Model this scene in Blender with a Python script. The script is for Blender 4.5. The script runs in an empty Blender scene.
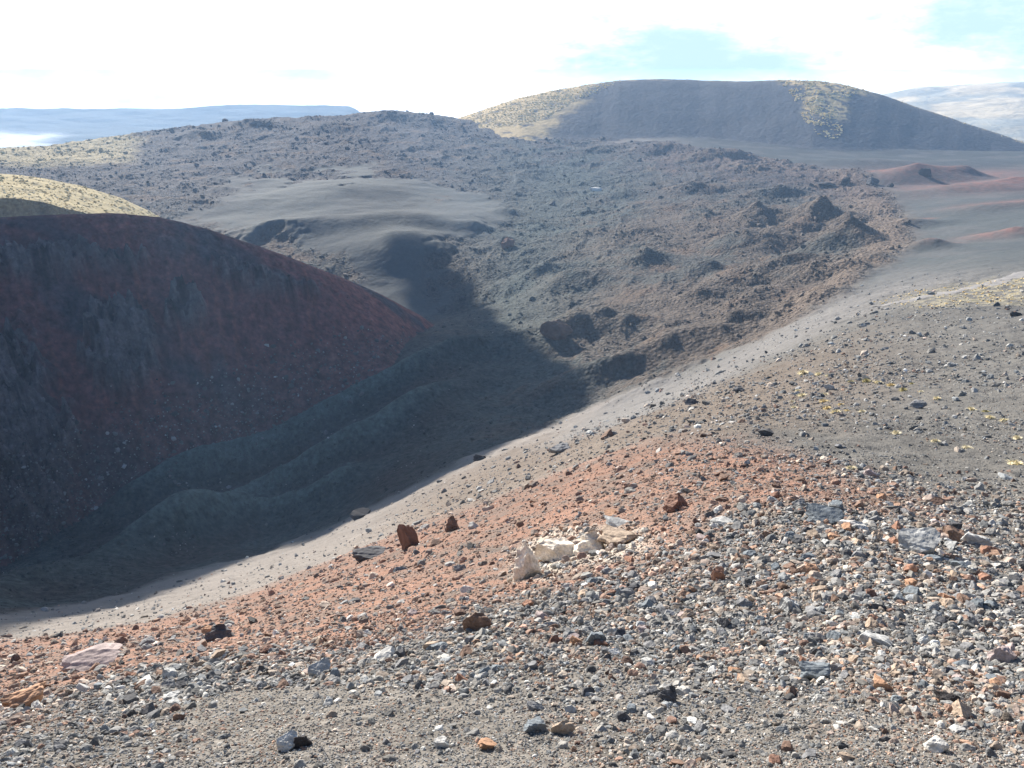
import bpy, bmesh, math, random
import numpy as np
from mathutils import Vector, Euler
import time
T0 = time.time()
rng = np.random.default_rng(11)
random.seed(11)
scene = bpy.context.scene
COL = scene.collection
R = math.radians

# ------------------------------------------------------------------ camera (eye 1.65 m above the rim, at z = 0)
F = 804.0
PITCH = R(21.3)
cp, sp = math.cos(PITCH), math.sin(PITCH)
cam = bpy.data.cameras.new('camera')
cam.sensor_width = 36.0
cam.lens = 36.0 * F / 1024.0
cam.clip_start = 0.1
cam.clip_end = 60000
camo = bpy.data.objects.new('camera', cam)
COL.objects.link(camo)
camo.location = (0, 0, 0)
camo.rotation_euler = (R(90) - PITCH, 0, 0)
scene.camera = camo

def ray(px, py):
    """direction of a picture point: (azimuth, drop per metre of ground distance)"""
    px = np.asarray(px, float); py = np.asarray(py, float)
    x = px - 512.0; d = py - 384.0
    f = F * cp - d * sp
    z = -F * sp - d * cp
    h = np.hypot(x, f)
    return np.arctan2(x, f), -z / h

def project(x, y, z):
    f = y * cp - z * sp
    u = y * sp + z * cp
    f = np.where(f < 0.01, 0.01, f)
    return 512 + F * x / f, 384 - F * u / f

# ------------------------------------------------------------------ noise
_pr = np.random.default_rng(5)
_PERM = _pr.permutation(4096).astype(np.int32)
_ANG = _pr.random(4096) * 2 * math.pi
_GXT = np.cos(_ANG).astype(np.float32); _GYT = np.sin(_ANG).astype(np.float32)

def perlin(x, y, seed=0):
    x = np.asarray(x, float) + seed * 37.13; y = np.asarray(y, float) - seed * 11.71
    x, y = np.broadcast_arrays(x, y)
    x0 = np.floor(x); y0 = np.floor(y)
    fx = (x - x0).astype(np.float32); fy = (y - y0).astype(np.float32)
    ix = x0.astype(np.int32); iy = y0.astype(np.int32)
    p0 = _PERM[(iy + seed * 101) & 4095]; p1 = _PERM[(iy + 1 + seed * 101) & 4095]
    def g(i, p):
        k = _PERM[(ix + i + p) & 4095]
        return k
    k = g(0, p0); a = _GXT[k] * fx + _GYT[k] * fy
    k = g(1, p0); b = _GXT[k] * (fx - 1) + _GYT[k] * fy
    u = fx * fx * fx * (fx * (fx * 6 - 15) + 10)
    a += (b - a) * u
    k = g(0, p1); b = _GXT[k] * fx + _GYT[k] * (fy - 1)
    k = g(1, p1); c = _GXT[k] * (fx - 1) + _GYT[k] * (fy - 1)
    b += (c - b) * u
    v = fy * fy * fy * (fy * (fy * 6 - 15) + 10)
    return (a + (b - a) * v) * 1.5

def fbm(x, y, wl, octv, seed=0, gain=0.5):
    s = 0; a = 1.0
    for k in range(octv):
        s = s + a * perlin(x / wl + 17.3 * k, y / wl - 9.1 * k, seed + k)
        wl *= 0.5; a *= gain
    return s

def ridged(x, y, wl, octv, seed=0, gain=0.5):
    s = 0; a = 1.0
    for k in range(octv):
        n = 1 - 2 * np.abs(perlin(x / wl + 7.7 * k, y / wl + 3.1 * k, seed + k))
        s = s + a * n
        wl *= 0.48; a *= gain
    return s

def billow(x, y, wl, octv, seed=0, gain=0.5):
    s = 0; a = 1.0
    for k in range(octv):
        s = s + a * (2 * np.abs(perlin(x / wl + 7.7 * k, y / wl + 3.1 * k, seed + k)) - 0.5)
        wl *= 0.5; a *= gain
    return s

def sstep(a, b, x):
    t = np.clip((x - a) / (b - a), 0, 1)
    return t * t * (3 - 2 * t)

def smax(a, b, k):
    h = np.clip(0.5 + 0.5 * (a - b) / k, 0, 1)
    return b + (a - b) * h + k * h * (1 - h)

# ------------------------------------------------------------------ lie of the land
# survey points (picture column, row, ground distance in metres): the near slope, valley, lava field and ash plain
PTS = [
 (0,900,2.2),(0,768,4),(0,720,7),(0,685,13),(0,660,30),(0,640,70),(0,615,130),(0,590,180),(0,570,215),
 (150,900,2.1),(150,768,3.5),(150,720,5),(150,680,8),(150,650,15),(150,625,36),(150,602,88),(150,575,150),(150,545,195),(150,505,225),
 (300,900,1.8),(300,768,3),(300,690,5),(300,650,8),(300,620,14),(300,590,33),(300,565,85),(300,545,145),(300,515,190),(300,470,220),(300,425,250),
 (430,900,1.7),(430,768,2.9),(430,650,6),(430,600,11),(430,560,20),(430,525,46),(430,495,105),(430,465,165),(430,425,205),(430,380,250),(430,335,295),
 (560,900,1.7),(560,768,2.8),(560,650,5),(560,600,8),(560,560,12),(560,530,17),(560,500,27),(560,470,52),(560,440,110),(560,410,205),
 (560,370,245),(560,330,290),(560,290,352),(560,250,430),(560,210,560),(560,180,690),(560,150,820),(560,139,880),
 (700,900,1.7),(700,768,2.8),(700,650,5.5),(700,570,9),(700,505,14),(700,460,24),(700,430,42),(700,402,80),(700,385,130),(700,365,200),(700,345,240),
 (700,320,275),(700,290,325),(700,250,400),(700,210,510),(700,180,630),(700,155,760),
 (850,900,1.8),(850,768,2.8),(850,650,5.2),(850,560,9),(850,510,13),(850,480,20),(850,440,35),(850,400,60),(850,350,105),(850,320,165),
 (850,304,215),(850,290,270),(850,270,320),(850,250,375),(850,220,470),(850,190,590),(850,168,730),(850,155,850),
 (1024,900,2),(1024,768,3.2),(1024,650,6),(1024,580,10),(1024,545,14),(1024,500,24),(1024,450,38),(1024,400,60),(1024,350,95),
 (1024,310,150),(1024,285,220),(1024,260,300),(1024,220,430),(1024,190,560),(1024,172,720),
 (1300,900,2.4),(1300,768,3.8),(1300,650,7),(1300,560,13),(1300,480,26),(1300,400,55),(1300,330,120),(1300,280,220),(1300,220,430),(1300,185,640),
 (-300,900,3),(-300,768,5.5),(-300,700,14),(-300,660,40),(-300,620,110),(-300,585,200),
 (400,300,398),(400,275,424),(400,258,442),(400,240,460),(450,310,385),(400,200,580),(400,170,700),(400,140,850),(400,118,960),
 (250,240,500),(250,200,610),(250,170,730),(250,142,880),(250,124,970),
 (120,200,640),(120,175,750),(120,153,880),(0,178,770),(0,152,900),(-300,170,850),
 (480,268,422),(480,230,490),(480,195,600),
]
_a, _t = ray([p[0] for p in PTS], [p[1] for p in PTS])
_l = np.log([p[2] for p in PTS])
HID = [(-32,400,-112),(-22,380,-110),(-45,420,-105),(-32,600,-98),(-60,300,-100)]
_a = np.append(_a, [R(h[0]) for h in HID]); _t = np.append(_t, [-h[2] / h[1] for h in HID]); _l = np.append(_l, [math.log(h[1]) for h in HID])
ks = np.stack([_a * 1.6, _l * 1.0], 1)
def _tps(d2):
    return 0.5 * d2 * np.log(d2 + 1e-9)
n = len(ks)
A = np.zeros((n + 3, n + 3))
A[:n, :n] = _tps(((ks[:, None] - ks[None]) ** 2).sum(-1)) + np.eye(n) * 2e-3
A[:n, n] = 1; A[:n, n + 1:] = ks; A[n, :n] = 1; A[n + 1:, :n] = ks.T
W = np.linalg.solve(A, np.append(_t, [0, 0, 0]))

def base_t(az, lr):
    out = np.full(az.shape, W[n])
    X = az * 1.6; Y = lr
    out = out + W[n + 1] * X + W[n + 2] * Y
    for i in range(n):
        out += W[i] * _tps((X - ks[i, 0]) ** 2 + (Y - ks[i, 1]) ** 2)
    return out

# coarse table of base_t, then bilinear look-ups
AZ_T = np.linspace(R(-66), R(66), 400)
LR_T = np.linspace(math.log(1.5), math.log(1100), 500)
TAB = base_t(*np.meshgrid(AZ_T, LR_T, indexing='ij'))
def base_z(az, r):
    az = np.asarray(az, float); r = np.asarray(r, float)
    # behind the viewer the two sides meet
    a = np.clip(az, R(-66), R(66)); back = np.abs(az) > R(66)
    def look(a, r):
        l = np.clip(np.log(np.maximum(r, 1e-3)), LR_T[0], LR_T[-1])
        i = (a - AZ_T[0]) / (AZ_T[1] - AZ_T[0]); j = (l - LR_T[0]) / (LR_T[1] - LR_T[0])
        i0 = np.clip(i.astype(int), 0, 398); j0 = np.clip(j.astype(int), 0, 498)
        fi = i - i0; fj = j - j0
        return (TAB[i0, j0] * (1 - fi) * (1 - fj) + TAB[i0 + 1, j0] * fi * (1 - fj) + TAB[i0, j0 + 1] * (1 - fi) * fj + TAB[i0 + 1, j0 + 1] * fi * fj)
    t = look(a, r)
    if back.any():
        w = np.where(az > 0, (az - R(66)), (2 * math.pi + az - R(66))) / (2 * math.pi - R(132))
        w = np.clip(w, 0, 1)
        tb = look(np.full_like(az, R(66)), r) * (1 - w) + look(np.full_like(az, R(-66)), r) * w
        t = np.where(back, tb, t)
    z = -t * r
    z0 = -1.65
    k = sstep(0.3, 1.5, r)
    zi = -look(a, np.full_like(r, 1.5)) * 1.5
    zin = z0 + (zi - z0) * (r / 1.5)
    return np.where(r < 1.5, zin, z)

def prof(pts):
    """crest line: azimuth, distance, height from picture points"""
    a, t = ray([p[0] for p in pts], [p[1] for p in pts]); r = np.array([p[2] for p in pts], float)
    return a, r, -t * r

# red hill on the left of the valley
RH_C = prof([(-900,150,330),(-600,165,325),(-300,190,318),(-120,212,315),(-40,219,313),(0,221,312),(60,217,310),(110,217,308),(160,222,307),(210,233,306),(260,248,306),(300,262,308),(340,277,312),(380,296,318),(420,318,324),(450,340,330),(500,400,345),(560,480,360)])
RH_F = prof([(-900,640,180),(-300,600,192),(-100,590,198),(0,566,214),(60,530,225),(130,490,231),(200,452,240),(260,422,247),(320,390,256),(380,358,272),(420,336,292),(450,345,310),(500,420,320),(560,500,330)])
GS_C = prof([(-900,330,520),(-300,230,530),(-60,180,540),(0,174,545),(40,178,548),(80,186,552),(120,198,556),(150,212,560),(180,232,566),(230,270,570)])
CONE_C = prof([(330,170,1000),(400,145,1000),(455,119,1000),(490,107,1010),(520,98,1020),(560,89,1035),(590,83.5,1045),(620,80,1050),(660,79.5,1055),(700,81,1060),(740,80.5,1060),(780,80,1060),(820,81,1055),(850,86,1050),(880,94,1045),(920,108,1035),(960,121,1020),(1024,143,1000),(1100,166,980),(1250,200,960)])
FAR = [  # far land, per azimuth: columns of (distance, height)
 (-60, [(1100,-170),(1400,-190),(2000,-190),(2600,-165),(3200,-116),(4000,-300),(6500,-420)]),
 (-32, [(1100,-170),(1400,-190),(2000,-190),(2600,-162),(3200,-110),(4000,-300),(6500,-420)]),
 (-20, [(1100,-170),(1400,-190),(2000,-190),(2600,-165),(3200,-116),(4000,-300),(6500,-420)]),
 (-11, [(1100,-170),(1400,-190),(2000,-190),(2600,-165),(3200,-108),(4000,-300),(6500,-420)]),
 (-7,  [(1100,-170),(1500,-210),(2400,-260),(3400,-290),(4300,-270),(5000,-260),(6500,-420)]),
 (10,  [(1100,-120),(1500,-160),(2400,-160),(3400,-200),(4300,-260),(5000,-300),(6500,-420)]),
 (19,  [(1100,-100),(1350,-150),(1800,-150),(2600,-92),(3300,-200),(5000,-300),(6500,-420)]),
 (22.5,[(1100,-100),(1350,-150),(1800,-130),(2600,-55),(3300,-180),(5000,-300),(6500,-420)]),
 (26,  [(1100,-100),(1350,-145),(1800,-110),(2600,-32),(3300,-150),(5000,-300),(6500,-420)]),
 (31,  [(1100,-100),(1350,-140),(1800,-102),(2600,-22),(3300,-150),(5000,-300),(6500,-420)]),
 (60,  [(1100,-100),(1350,-130),(1800,-80),(2600,-10),(3300,-150),(5000,-300),(6500,-420)]),
]
_FR = np.linspace(900, 6500, 200)
_FA = np.array([R(f[0]) for f in FAR])
_FZ = np.array([np.interp(_FR, [q[0] for q in f[1]], [q[1] for q in f[1]]) for f in FAR])
_k = np.ones(9) / 9
_FZ = np.array([np.convolve(np.pad(q, 4, mode='edge'), _k, mode='valid') for q in _FZ])
def far_z(az, r):
    a = np.clip(az, _FA[0], _FA[-1])
    i = np.clip(np.searchsorted(_FA, a) - 1, 0, len(_FA) - 2)
    fi = (a - _FA[i]) / (_FA[i + 1] - _FA[i]); fi = fi * fi * (3 - 2 * fi)
    j = np.clip((r - _FR[0]) / (_FR[1] - _FR[0]), 0, len(_FR) - 1.001); j0 = j.astype(int); fj = j - j0
    g = lambda i, j: _FZ[i, j]
    return g(i, j0) * (1 - fi) * (1 - fj) + g(i + 1, j0) * fi * (1 - fj) + g(i, j0 + 1) * (1 - fi) * fj + g(i + 1, j0 + 1) * fi * fj

def layer(az, r, C, front, back, rnd):
    """a ridge whose crest runs along C; front and back are slopes, rnd the rounding of the crest in metres"""
    rc = np.interp(az, C[0], C[1]); zc = np.interp(az, C[0], C[2])
    d = r - rc
    s = np.where(d < 0, front, back)
    return zc - s * (np.sqrt(d * d + rnd * rnd) - rnd)

def poly_sd(px, py, poly):
    """signed distance to a polygon (positive inside)"""
    P = np.array(poly, float)
    inside = np.zeros(px.shape, bool); d2 = np.full(px.shape, 1e12)
    m = len(P)
    for i in range(m):
        x1, y1 = P[i]; x2, y2 = P[(i + 1) % m]
        ex, ey = x2 - x1, y2 - y1
        t = np.clip(((px - x1) * ex + (py - y1) * ey) / (ex * ex + ey * ey + 1e-9), 0, 1)
        d2 = np.minimum(d2, (px - x1 - t * ex) ** 2 + (py - y1 - t * ey) ** 2)
        c = ((y1 > py) != (y2 > py)) & (px < (x2 - x1) * (py - y1) / (y2 - y1 + 1e-12) + x1)
        inside ^= c
    d = np.sqrt(d2)
    return np.where(inside, d, -d)

_WP = {}
def wpoly(pts):
    """plan outline (x, y in metres) of a patch of ground from picture points, read off the undisturbed ground"""
    out = []
    for px, py in pts:
        a, t = ray(px, py)
        rr = np.geomspace(1.6, 1050, 1500)
        z = base_z(np.full_like(rr, float(a)), rr)
        hit = np.nonzero(-z / rr <= t)[0]
        r_ = rr[hit[0]] if len(hit) else 1000.0
        out.append((float(a), math.log(r_)))
    return out

# patches of ground in (azimuth, log distance), i.e. fixed on the ground
LAVA = wpoly([(-200,640),(0,622),(60,610),(150,585),(230,562),(300,540),(380,505),(450,468),(520,440),(600,404),(660,380),(720,356),(765,339),(805,318),(850,293),(897,264),(926,242),(908,205),(872,178),(800,165),(740,160),(700,146),(560,138),(470,122),(440,118),(200,125),(120,150),(0,160),(-300,165),(-300,250),(-300,590)])
ASHB = wpoly([(235,180),(300,172),(380,172),(470,190),(515,205),(520,222),(500,236),(470,262),(440,300),(425,330),(380,300),(300,262),(200,232),(150,212),(190,205)])
def lp_sd(az, r, poly, jit=0.0):
    return poly_sd(az, np.log(np.maximum(r, 0.5)) + jit, poly)

def mound(x, y, px, py, w, h, ax=1.0, rot=0.0, p=1.0):
    """a heap standing where the picture shows it"""
    a, t = ray(px, py)
    rr = np.geomspace(20, 1050, 1200)
    z = base_z(np.full_like(rr, float(a)), rr)
    hit = np.nonzero(-z / rr <= t)[0]; r_ = rr[hit[0]] if len(hit) else 900
    cx, cy = r_ * math.sin(a), r_ * math.cos(a)
    if np.hypot(x - cx, y - cy).min() > w * ax * 2.5 + 1: return 0.0
    dx, dy = x - cx, y - cy
    c, s = math.cos(rot), math.sin(rot)
    u = (dx * c + dy * s) / (w * ax); v = (-dx * s + dy * c) / w
    q = np.sqrt(u * u + v * v)
    return h * np.clip(1 - q, 0, 1) ** p if p != 0 else h * np.exp(-q * q * 2)

MOUNDS = [ # column, row of the foot, half width, height, stretch, rotation, sharpness
 (812,222,24,17,1.2,0,1.1),(850,226,16,9,1.2,0,1.0),(843,248,19,14,1.2,.3,1.1),(752,222,19,14,1.2,0,1.1),(795,230,14,6,1.3,0,1.),
 (775,245,20,7,1.6,.2,1.),(735,245,18,8,1.4,.0,1.),(790,272,22,9,1.9,-.5,1.0),(820,276,14,7,1.7,-.7,1.),(700,300,15,6,1.3,.2,0),
 (650,262,14,7,1.3,0,0),(705,272,12,6,1.3,0,0),(580,280,16,7,1.5,0,0),(574,334,14,6,1.6,0,0),(600,335,17,6,2.2,-.2,0),(660,355,16,9,2.2,.15,0),
 (585,385,13,7,2.1,.1,0),(630,400,8,3,2,.2,0),(540,275,12,5,1.6,0,0),(690,190,18,7,1.6,0,0),(620,195,20,5,1.6,0,0),(640,235,14,5,1.6,0,0),
 (735,330,8,4,2,.6,0),(680,330,9,4,1.6,.2,0),(510,243,8,5,1.2,0,0),(505,215,14,5,1.3,0,0),(480,345,12,4,2.5,.8,0),(760,300,10,4,1.8,.5,0),(775,195,16,7,1.4,0,1.),
 (720,158,26,8,2.0,0,0),(660,152,26,9,2.0,0,0),(600,152,24,6,2.0,0,0),(250,127,30,8,1.6,0,0),(390,118,34,8,1.6,0,0),(330,128,30,6,1.6,0,0),(430,122,24,6,1.3,0,0),(200,136,24,6,1.3,0,0),
]
PMOUNDS = [ # red and grey cinder heaps on the ash plain
 (915,180,36,12,1.5,0,1.2),(962,178,16,5,1.4,0,1.2),(1014,186,30,6,2.,0,1.),(1000,209,24,3,2.0,0,0),(920,195,22,2.5,2,0,0),
 (1012,235,14,3.5,1.3,0,1.2),(935,248,10,4,1.2,0,0),(920,225,13,3,1.4,0,0),(870,165,34,5,2,0,0),(850,178,26,3,2,0,0),
]
DUNES = [ (420,250,26,4,1.9,.15,0),(350,225,32,5,2.2,0,0),(300,200,36,5,2.2,0,0),(440,222,28,4,2.2,0,0),(360,190,36,4,2.4,0,0),(480,232,14,4,1.5,0,0),(270,235,24,6,2.0,.2,0)]

HUMPS = [ # long swells of the old flow in the shaded valley
 ((-90,612),(60,545),(180,488),(300,438),(400,385),(470,345),9,6.5),
 ((-40,612),(150,556),(260,505),(380,440),(500,372),9,6),
 ((-90,632),(0,602),(130,565),(250,528),(340,494),7,4),
]
def hump_lines():
    out = []
    for *pp, w, h in HUMPS:
        line = wpoly(pp)
        out.append(([(math.exp(l) * math.sin(a), math.exp(l) * math.cos(a)) for a, l in line], w, h))
    return out
HL = hump_lines()

CRAGS = [(130,385,26,.10),(118,372,20,.07),(25,470,36,.20),(10,430,26,.12),(50,500,20,.10),(265,300,40,.07),(340,292,26,.08),(215,262,50,.05),(60,300,60,.04),(190,345,16,.05)]
def terrain(x, y, full=True):
    """height and masks of the ground at plan points"""
    r = np.hypot(x, y); az = np.arctan2(x, y)
    zb = base_z(az, r)
    wx = x + 6 * perlin(x / 40, y / 40, 91); wy = y + 6 * perlin(x / 40, y / 40, 92)
    # crest of the lava field: beyond it the ground falls to the far valley
    rc = 985 + 25 * perlin(az * 6, az * 0 + .5, 5) - 80 * sstep(R(-22), R(-31), az) - 100 * sstep(R(-6), R(3), az)
    drop = np.where(r > rc, 0.42 * (np.sqrt((r - rc) ** 2 + 400) - 20), 0)
    ji = 0.10 * fbm(x, y, 45, 3, 41) * sstep(100, 300, r) + 0.05 * fbm(x, y, 12, 3, 42)
    lsd = lp_sd(az, r, LAVA, ji * 0.6)
    lava = sstep(-0.012, 0.03, lsd)
    asd = lp_sd(az, r, ASHB, ji)
    ashb = sstep(-0.02, 0.05, asd)
    lava = np.maximum(lava, sstep(690, 740, r) * sstep(R(9), R(5), az)) * (1 - ashb)
    # lava roughness, rough clinker far from the ash, smoother swells under the shaded slope
    tongue = sstep(R(4), R(-10), az) * sstep(400, 300, r)       # the old ashy flow at the foot of the red hill
    rough = lava * (1 - 0.45 * tongue)
    clk = .35 + .65 * sstep(-.3, .4, perlin(x / 33, y / 33, 77))
    zl = rough * (.9 * ridged(wx, wy, 48, 2, 7, .5) + 1.25 * fbm(wx, wy, 26, 3, 17) + clk * .42 * fbm(x, y, 5.0, 4, 27, .7) + 1.0 * np.maximum(0, ridged(wx * 1.3, wy * .7, 22, 3, 37) - .6) * (1 + 0.8 * perlin(x / 60, y / 60, 77)))
    zl -= rough * .8
    mk_ = 0
    for m in MOUNDS: mk_ = mk_ + mound(wx, wy, m[0], m[1], m[2] * .85, m[3] * .85, *m[4:])
    zl = zl * (1 - .5 * np.clip(np.abs(mk_) / 4, 0, 1)) + mk_ * (1 + .18 * perlin(x / 7, y / 7, 19))
    # lip of debris along the right-hand edge of the flow
    lip = np.exp(-((lsd - 0.035) / 0.028) ** 2) * sstep(200, 260, r) * sstep(900, 700, r) * sstep(R(2), R(8), az)
    zl += lip * (2.3 + .9 * perlin(x / 20, y / 20, 3))
    hump = np.zeros(x.shape)
    for line, w, h in HL:
        d = np.full(x.shape, 1e9); along = np.zeros(x.shape)
        for (x1, y1), (x2, y2) in zip(line[:-1], line[1:]):
            ex, ey = x2 - x1, y2 - y1
            t = np.clip(((x - x1) * ex + (y - y1) * ey) / (ex * ex + ey * ey), 0, 1)
            dd = np.hypot(x - x1 - t * ex, y - y1 - t * ey); d = np.minimum(d, dd)
        hq = np.exp(-(d / w) ** 1.5) * sstep(R(-1), R(-10), az) * (.35 + .65 * sstep(R(-33), R(-24), az)); hump = np.maximum(hump, hq); zl += 1.5 * h * hq * (1 + .35 * perlin(x / 30, y / 30, 61))
    pl = sstep(R(8), R(14), az) * sstep(230, 330, r) * (1 - lava)
    zp = 0
    for m in PMOUNDS: zp = zp + mound(wx, wy, *m)
    zp = zp + pl * (.8 * fbm(x, y, 70, 3, 33)) + pl * .12 * fbm(x, y, 6, 3, 34)
    za = 0
    for m in DUNES: za = za + mound(wx, wy, *m)
    za = ashb * (za * 1.0 + 1.8 * fbm(x * .8, y * 1.3, 80, 4, 35) + .15 * fbm(x, y, 9, 3, 36))
    # near slope: rills, lumps and small stones down to the grain
    near = (1 - lava) * (1 - ashb) * (1 - pl) * sstep(420, 300, r)
    zn = near * (0.006 * r ** 0.8 * fbm(x, y, 7.0, 3, 51) + 0.004 * np.minimum(r, 30) * fbm(x, y, 1.6, 3, 54) * sstep(2, 6, r) + 0.02 * sstep(1, 3, r) * fbm(x, y, 0.35, 4, 57))
    zn += near * sstep(20, 80, r) * (0.35 * fbm(x, y, 22, 3, 58) + .04 * ridged(x, y, 3.5, 3, 59))
    z = zb + zl + zp + za + zn - drop
    cls = np.zeros(x.shape, int)                 # 0 slope, 1 valley + lava field, 2 ash plain, 3 red hill, 4 grassy shoulder, 5 cone, 6 far land
    cls[lava > .5] = 1; cls[(ashb > .5) | (pl > .5)] = 2
    # red hill
    rc3 = np.interp(az, RH_C[0], RH_C[1]); zc3 = np.interp(az, RH_C[0], RH_C[2])
    rf3 = np.interp(az, RH_F[0], RH_F[1]); zf3 = np.interp(az, RH_F[0], RH_F[2])
    front = np.maximum((zc3 - zf3) / (rc3 - rf3), 0.2)
    d = r - rc3 + 3 * perlin(x / 50, y / 50, 71)
    zr = zc3 - np.where(d < 0, front, .38) * (np.sqrt(d * d + 36) - 6) + 0.4
    gul = perlin(az * 60 + .6 * perlin(x / 40, y / 40, 72), r / 160, 73)
    crag = np.zeros(x.shape)
    ff = (r - rf3) / (rc3 - rf3)
    for (cpx, cpy, wa, wf) in CRAGS:
        ca, ct = ray(cpx, cpy)
        tf = -np.interp(ca, RH_F[0], RH_F[2] / RH_F[1]); tc_ = -np.interp(ca, RH_C[0], RH_C[2] / RH_C[1])
        f0 = (tf - ct) / (tf - tc_)
        e = ((az - ca) / (wa / 620.)) ** 2 + ((ff - f0) / (wf * 1.6)) ** 2
        crag = np.maximum(crag, sstep(1.2, .4, e + .45 * perlin(x / 12, y / 12, 74) + .4 * perlin(x / 3, y / 3, 75)))
    cragL = 0.0 * sstep(R(-26), R(-28.5), az) * sstep(rf3 + 42, rf3 + 30, r) * sstep(rf3 + 2, rf3 + 8, r)
    crag = crag * (1 - sstep(-22, -8, d))
    onf = sstep(10, -15, d)
    zr += onf * (0.5 * gul + .35 * perlin(az * 230, r / 300, 143) + .5 * fbm(x, y, 26, 3, 75) + .12 * ridged(x, y, 3.2, 3, 76)) + crag * (3.4 * ridged(x, y, 9, 5, 78, .65) + 2.0)
    zr += 1.0 * fbm(x, y, 60, 2, 79)
    zr = np.where((az < R(8)), zr, -500) - 60 * sstep(R(-2), R(5), az)
    # grassy shoulder behind it
    zg = layer(az, r, GS_C, .06, .30, 10) + .35 * fbm(x, y, 14, 4, 81) * 1.5
    zg = np.where((az < R(-14)) & (r > 470), zg, -500)
    # cinder cone
    rc5 = np.interp(az, CONE_C[0], CONE_C[1]); zc5 = np.interp(az, CONE_C[0], CONE_C[2])
    d5 = r - rc5
    zc = zc5 - np.where(d5 < 0, np.interp(az, [R(-4), R(6)], [.2, .36]), .30) * (np.sqrt(d5 * d5 + 400) - 20) + 1.0 * fbm(x, y, 90, 3, 83) + .18 * fbm(x, y, 9, 3, 84)
    zc += .25 * perlin(az * 70, r / 300, 85) * sstep(0, -60, d5)
    # far land
    zf = far_z(az, r) + np.minimum(1, sstep(1100, 2000, r)) * (11 * fbm(x, y, 600, 5, 86, .55))
    zf = np.where(r > 930, zf, -500)
    out = z
    for k, q, sm in ((3, zr, .8), (4, zg, 2.), (5, zc, 3.), (6, zf, 3.)):
        w = q > out
        cls[w] = k
        out = np.where(q > -400, smax(out, q, sm), out)
    return out, dict(az=az, r=r, lava=lava, ashb=ashb, pl=pl, near=near, tongue=tongue, lsd=lsd, cls=cls, hump=hump, crag=crag, gul=gul, d3=d, d5=d5, lip=lip, zr=zr, zb=zb, rf3=rf3)

# ------------------------------------------------------------------ ground mesh: one polar sheet centred under the viewer
def seg(a, b, n): return np.linspace(a, b, n, endpoint=False)
DQ = 1.0
AZ = R(1) * np.concatenate([seg(-180, -70, 60), seg(-70, -38, 130), seg(-38, 38, int(1050 * DQ)), seg(38, 70, 100), seg(70, 180, 50)])
RR = np.concatenate([seg(0.02, 1.2, 10), np.exp(seg(math.log(1.2), math.log(60), int(520 * DQ))), np.exp(seg(math.log(60), math.log(1120), int(950 * DQ))), np.exp(seg(math.log(1120), math.log(3400), 150)), np.exp(np.linspace(math.log(3400), math.log(4350), 14))])
NA, NR = len(AZ), len(RR)
GA, GR = np.meshgrid(AZ, RR, indexing='ij')
GX = GR * np.sin(GA); GY = GR * np.cos(GA)
from concurrent.futures import ThreadPoolExecutor
def terrain_mt(x, y):
    ch = np.array_split(np.arange(len(x)), 16)
    with ThreadPoolExecutor(4) as ex:
        res = list(ex.map(lambda c: terrain(x[c], y[c]), ch))
    return np.concatenate([q[0] for q in res]), {k: np.concatenate([q[1][k] for q in res]) for k in res[0][1]}
GZ, M = terrain_mt(GX.ravel(), GY.ravel())
GZ = GZ.reshape(NA, NR)
_c = (M['crag'] > .5); _p = project(GX.ravel()[_c], GY.ravel()[_c], GZ.ravel()[_c]); print('crag', np.percentile(_p[0], [5, 25, 50, 75, 95]), np.percentile(_p[1], [5, 25, 50, 75, 95])); print('terrain', GZ.shape, round(time.time() - T0, 1))

def ground(px, py):
    """where the line of sight through a picture point meets the built ground: x, y, z, distance"""
    a, t = ray(px, py); a = float(a); t = float(t)
    i = np.clip((np.searchsorted(AZ, a)), 1, NA - 1)
    w = (a - AZ[i - 1]) / (AZ[i] - AZ[i - 1])
    zz = GZ[i - 1] * (1 - w) + GZ[i] * w
    hit = np.nonzero((zz >= -t * RR) & (RR > 1.5))[0]
    if not len(hit): return None
    j = hit[0]
    e1 = zz[j - 1] + t * RR[j - 1]; e2 = zz[j] + t * RR[j]
    f = e1 / (e1 - e2) if e1 < 0 <= e2 else 1
    r_ = RR[j - 1] + (RR[j] - RR[j - 1]) * f
    return r_ * math.sin(a), r_ * math.cos(a), -t * r_, math.hypot(r_, t * r_)

def zat(x, y):
    z, _ = terrain(np.atleast_1d(np.asarray(x, float)), np.atleast_1d(np.asarray(y, float)))
    return z
#--PAINT--
# ------------------------------------------------------------------ colours of the ground (what it is made of, not how it is lit, except the white mist far left)
X = GX.ravel(); Y = GY.ravel(); Z = GZ.ravel()
az = M['az']; r = M['r']; cls = M['cls']
C = np.zeros((len(X), 3))
def c3(*v): return np.array(v, float)[None]
def mix(a, b, w): return a * (1 - w[:, None]) + b * w[:, None]
n1 = fbm(X, Y, 30, 4, 101); n2 = fbm(X, Y, 4, 4, 105); n3 = fbm(X, Y, .6, 3, 109); n4 = fbm(X, Y, 110, 3, 113)
def patch(pts, soft, jit=.05):
    return sstep(-soft, soft, lp_sd(az, r, wpoly(pts), jit * n2 * .5 + jit * n1 * .5))
GREY = c3(.18, .165, .145); RED = c3(.255, .15, .108); SCREE = c3(.235, .21, .185); BROWN = c3(.17, .135, .105); DGREY = c3(.145, .138, .125)
slope = np.repeat(GREY, len(X), 0)
scree = sstep(22, 60, r)
slope = mix(slope, SCREE, scree * sstep(R(14), R(4), az))
slope = mix(slope, DGREY, sstep(R(6), R(14), az) * sstep(14, 30, r))
redz = patch([(-300,720),(0,745),(40,705),(130,668),(300,655),(430,628),(480,600),(600,590),(680,540),(720,505),(860,500),(930,515),(890,488),(820,462),(740,448),(660,440),(580,462),(500,500),(420,520),(330,560),(200,612),(100,630),(0,641),(-300,660)], .10, .22)
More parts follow.
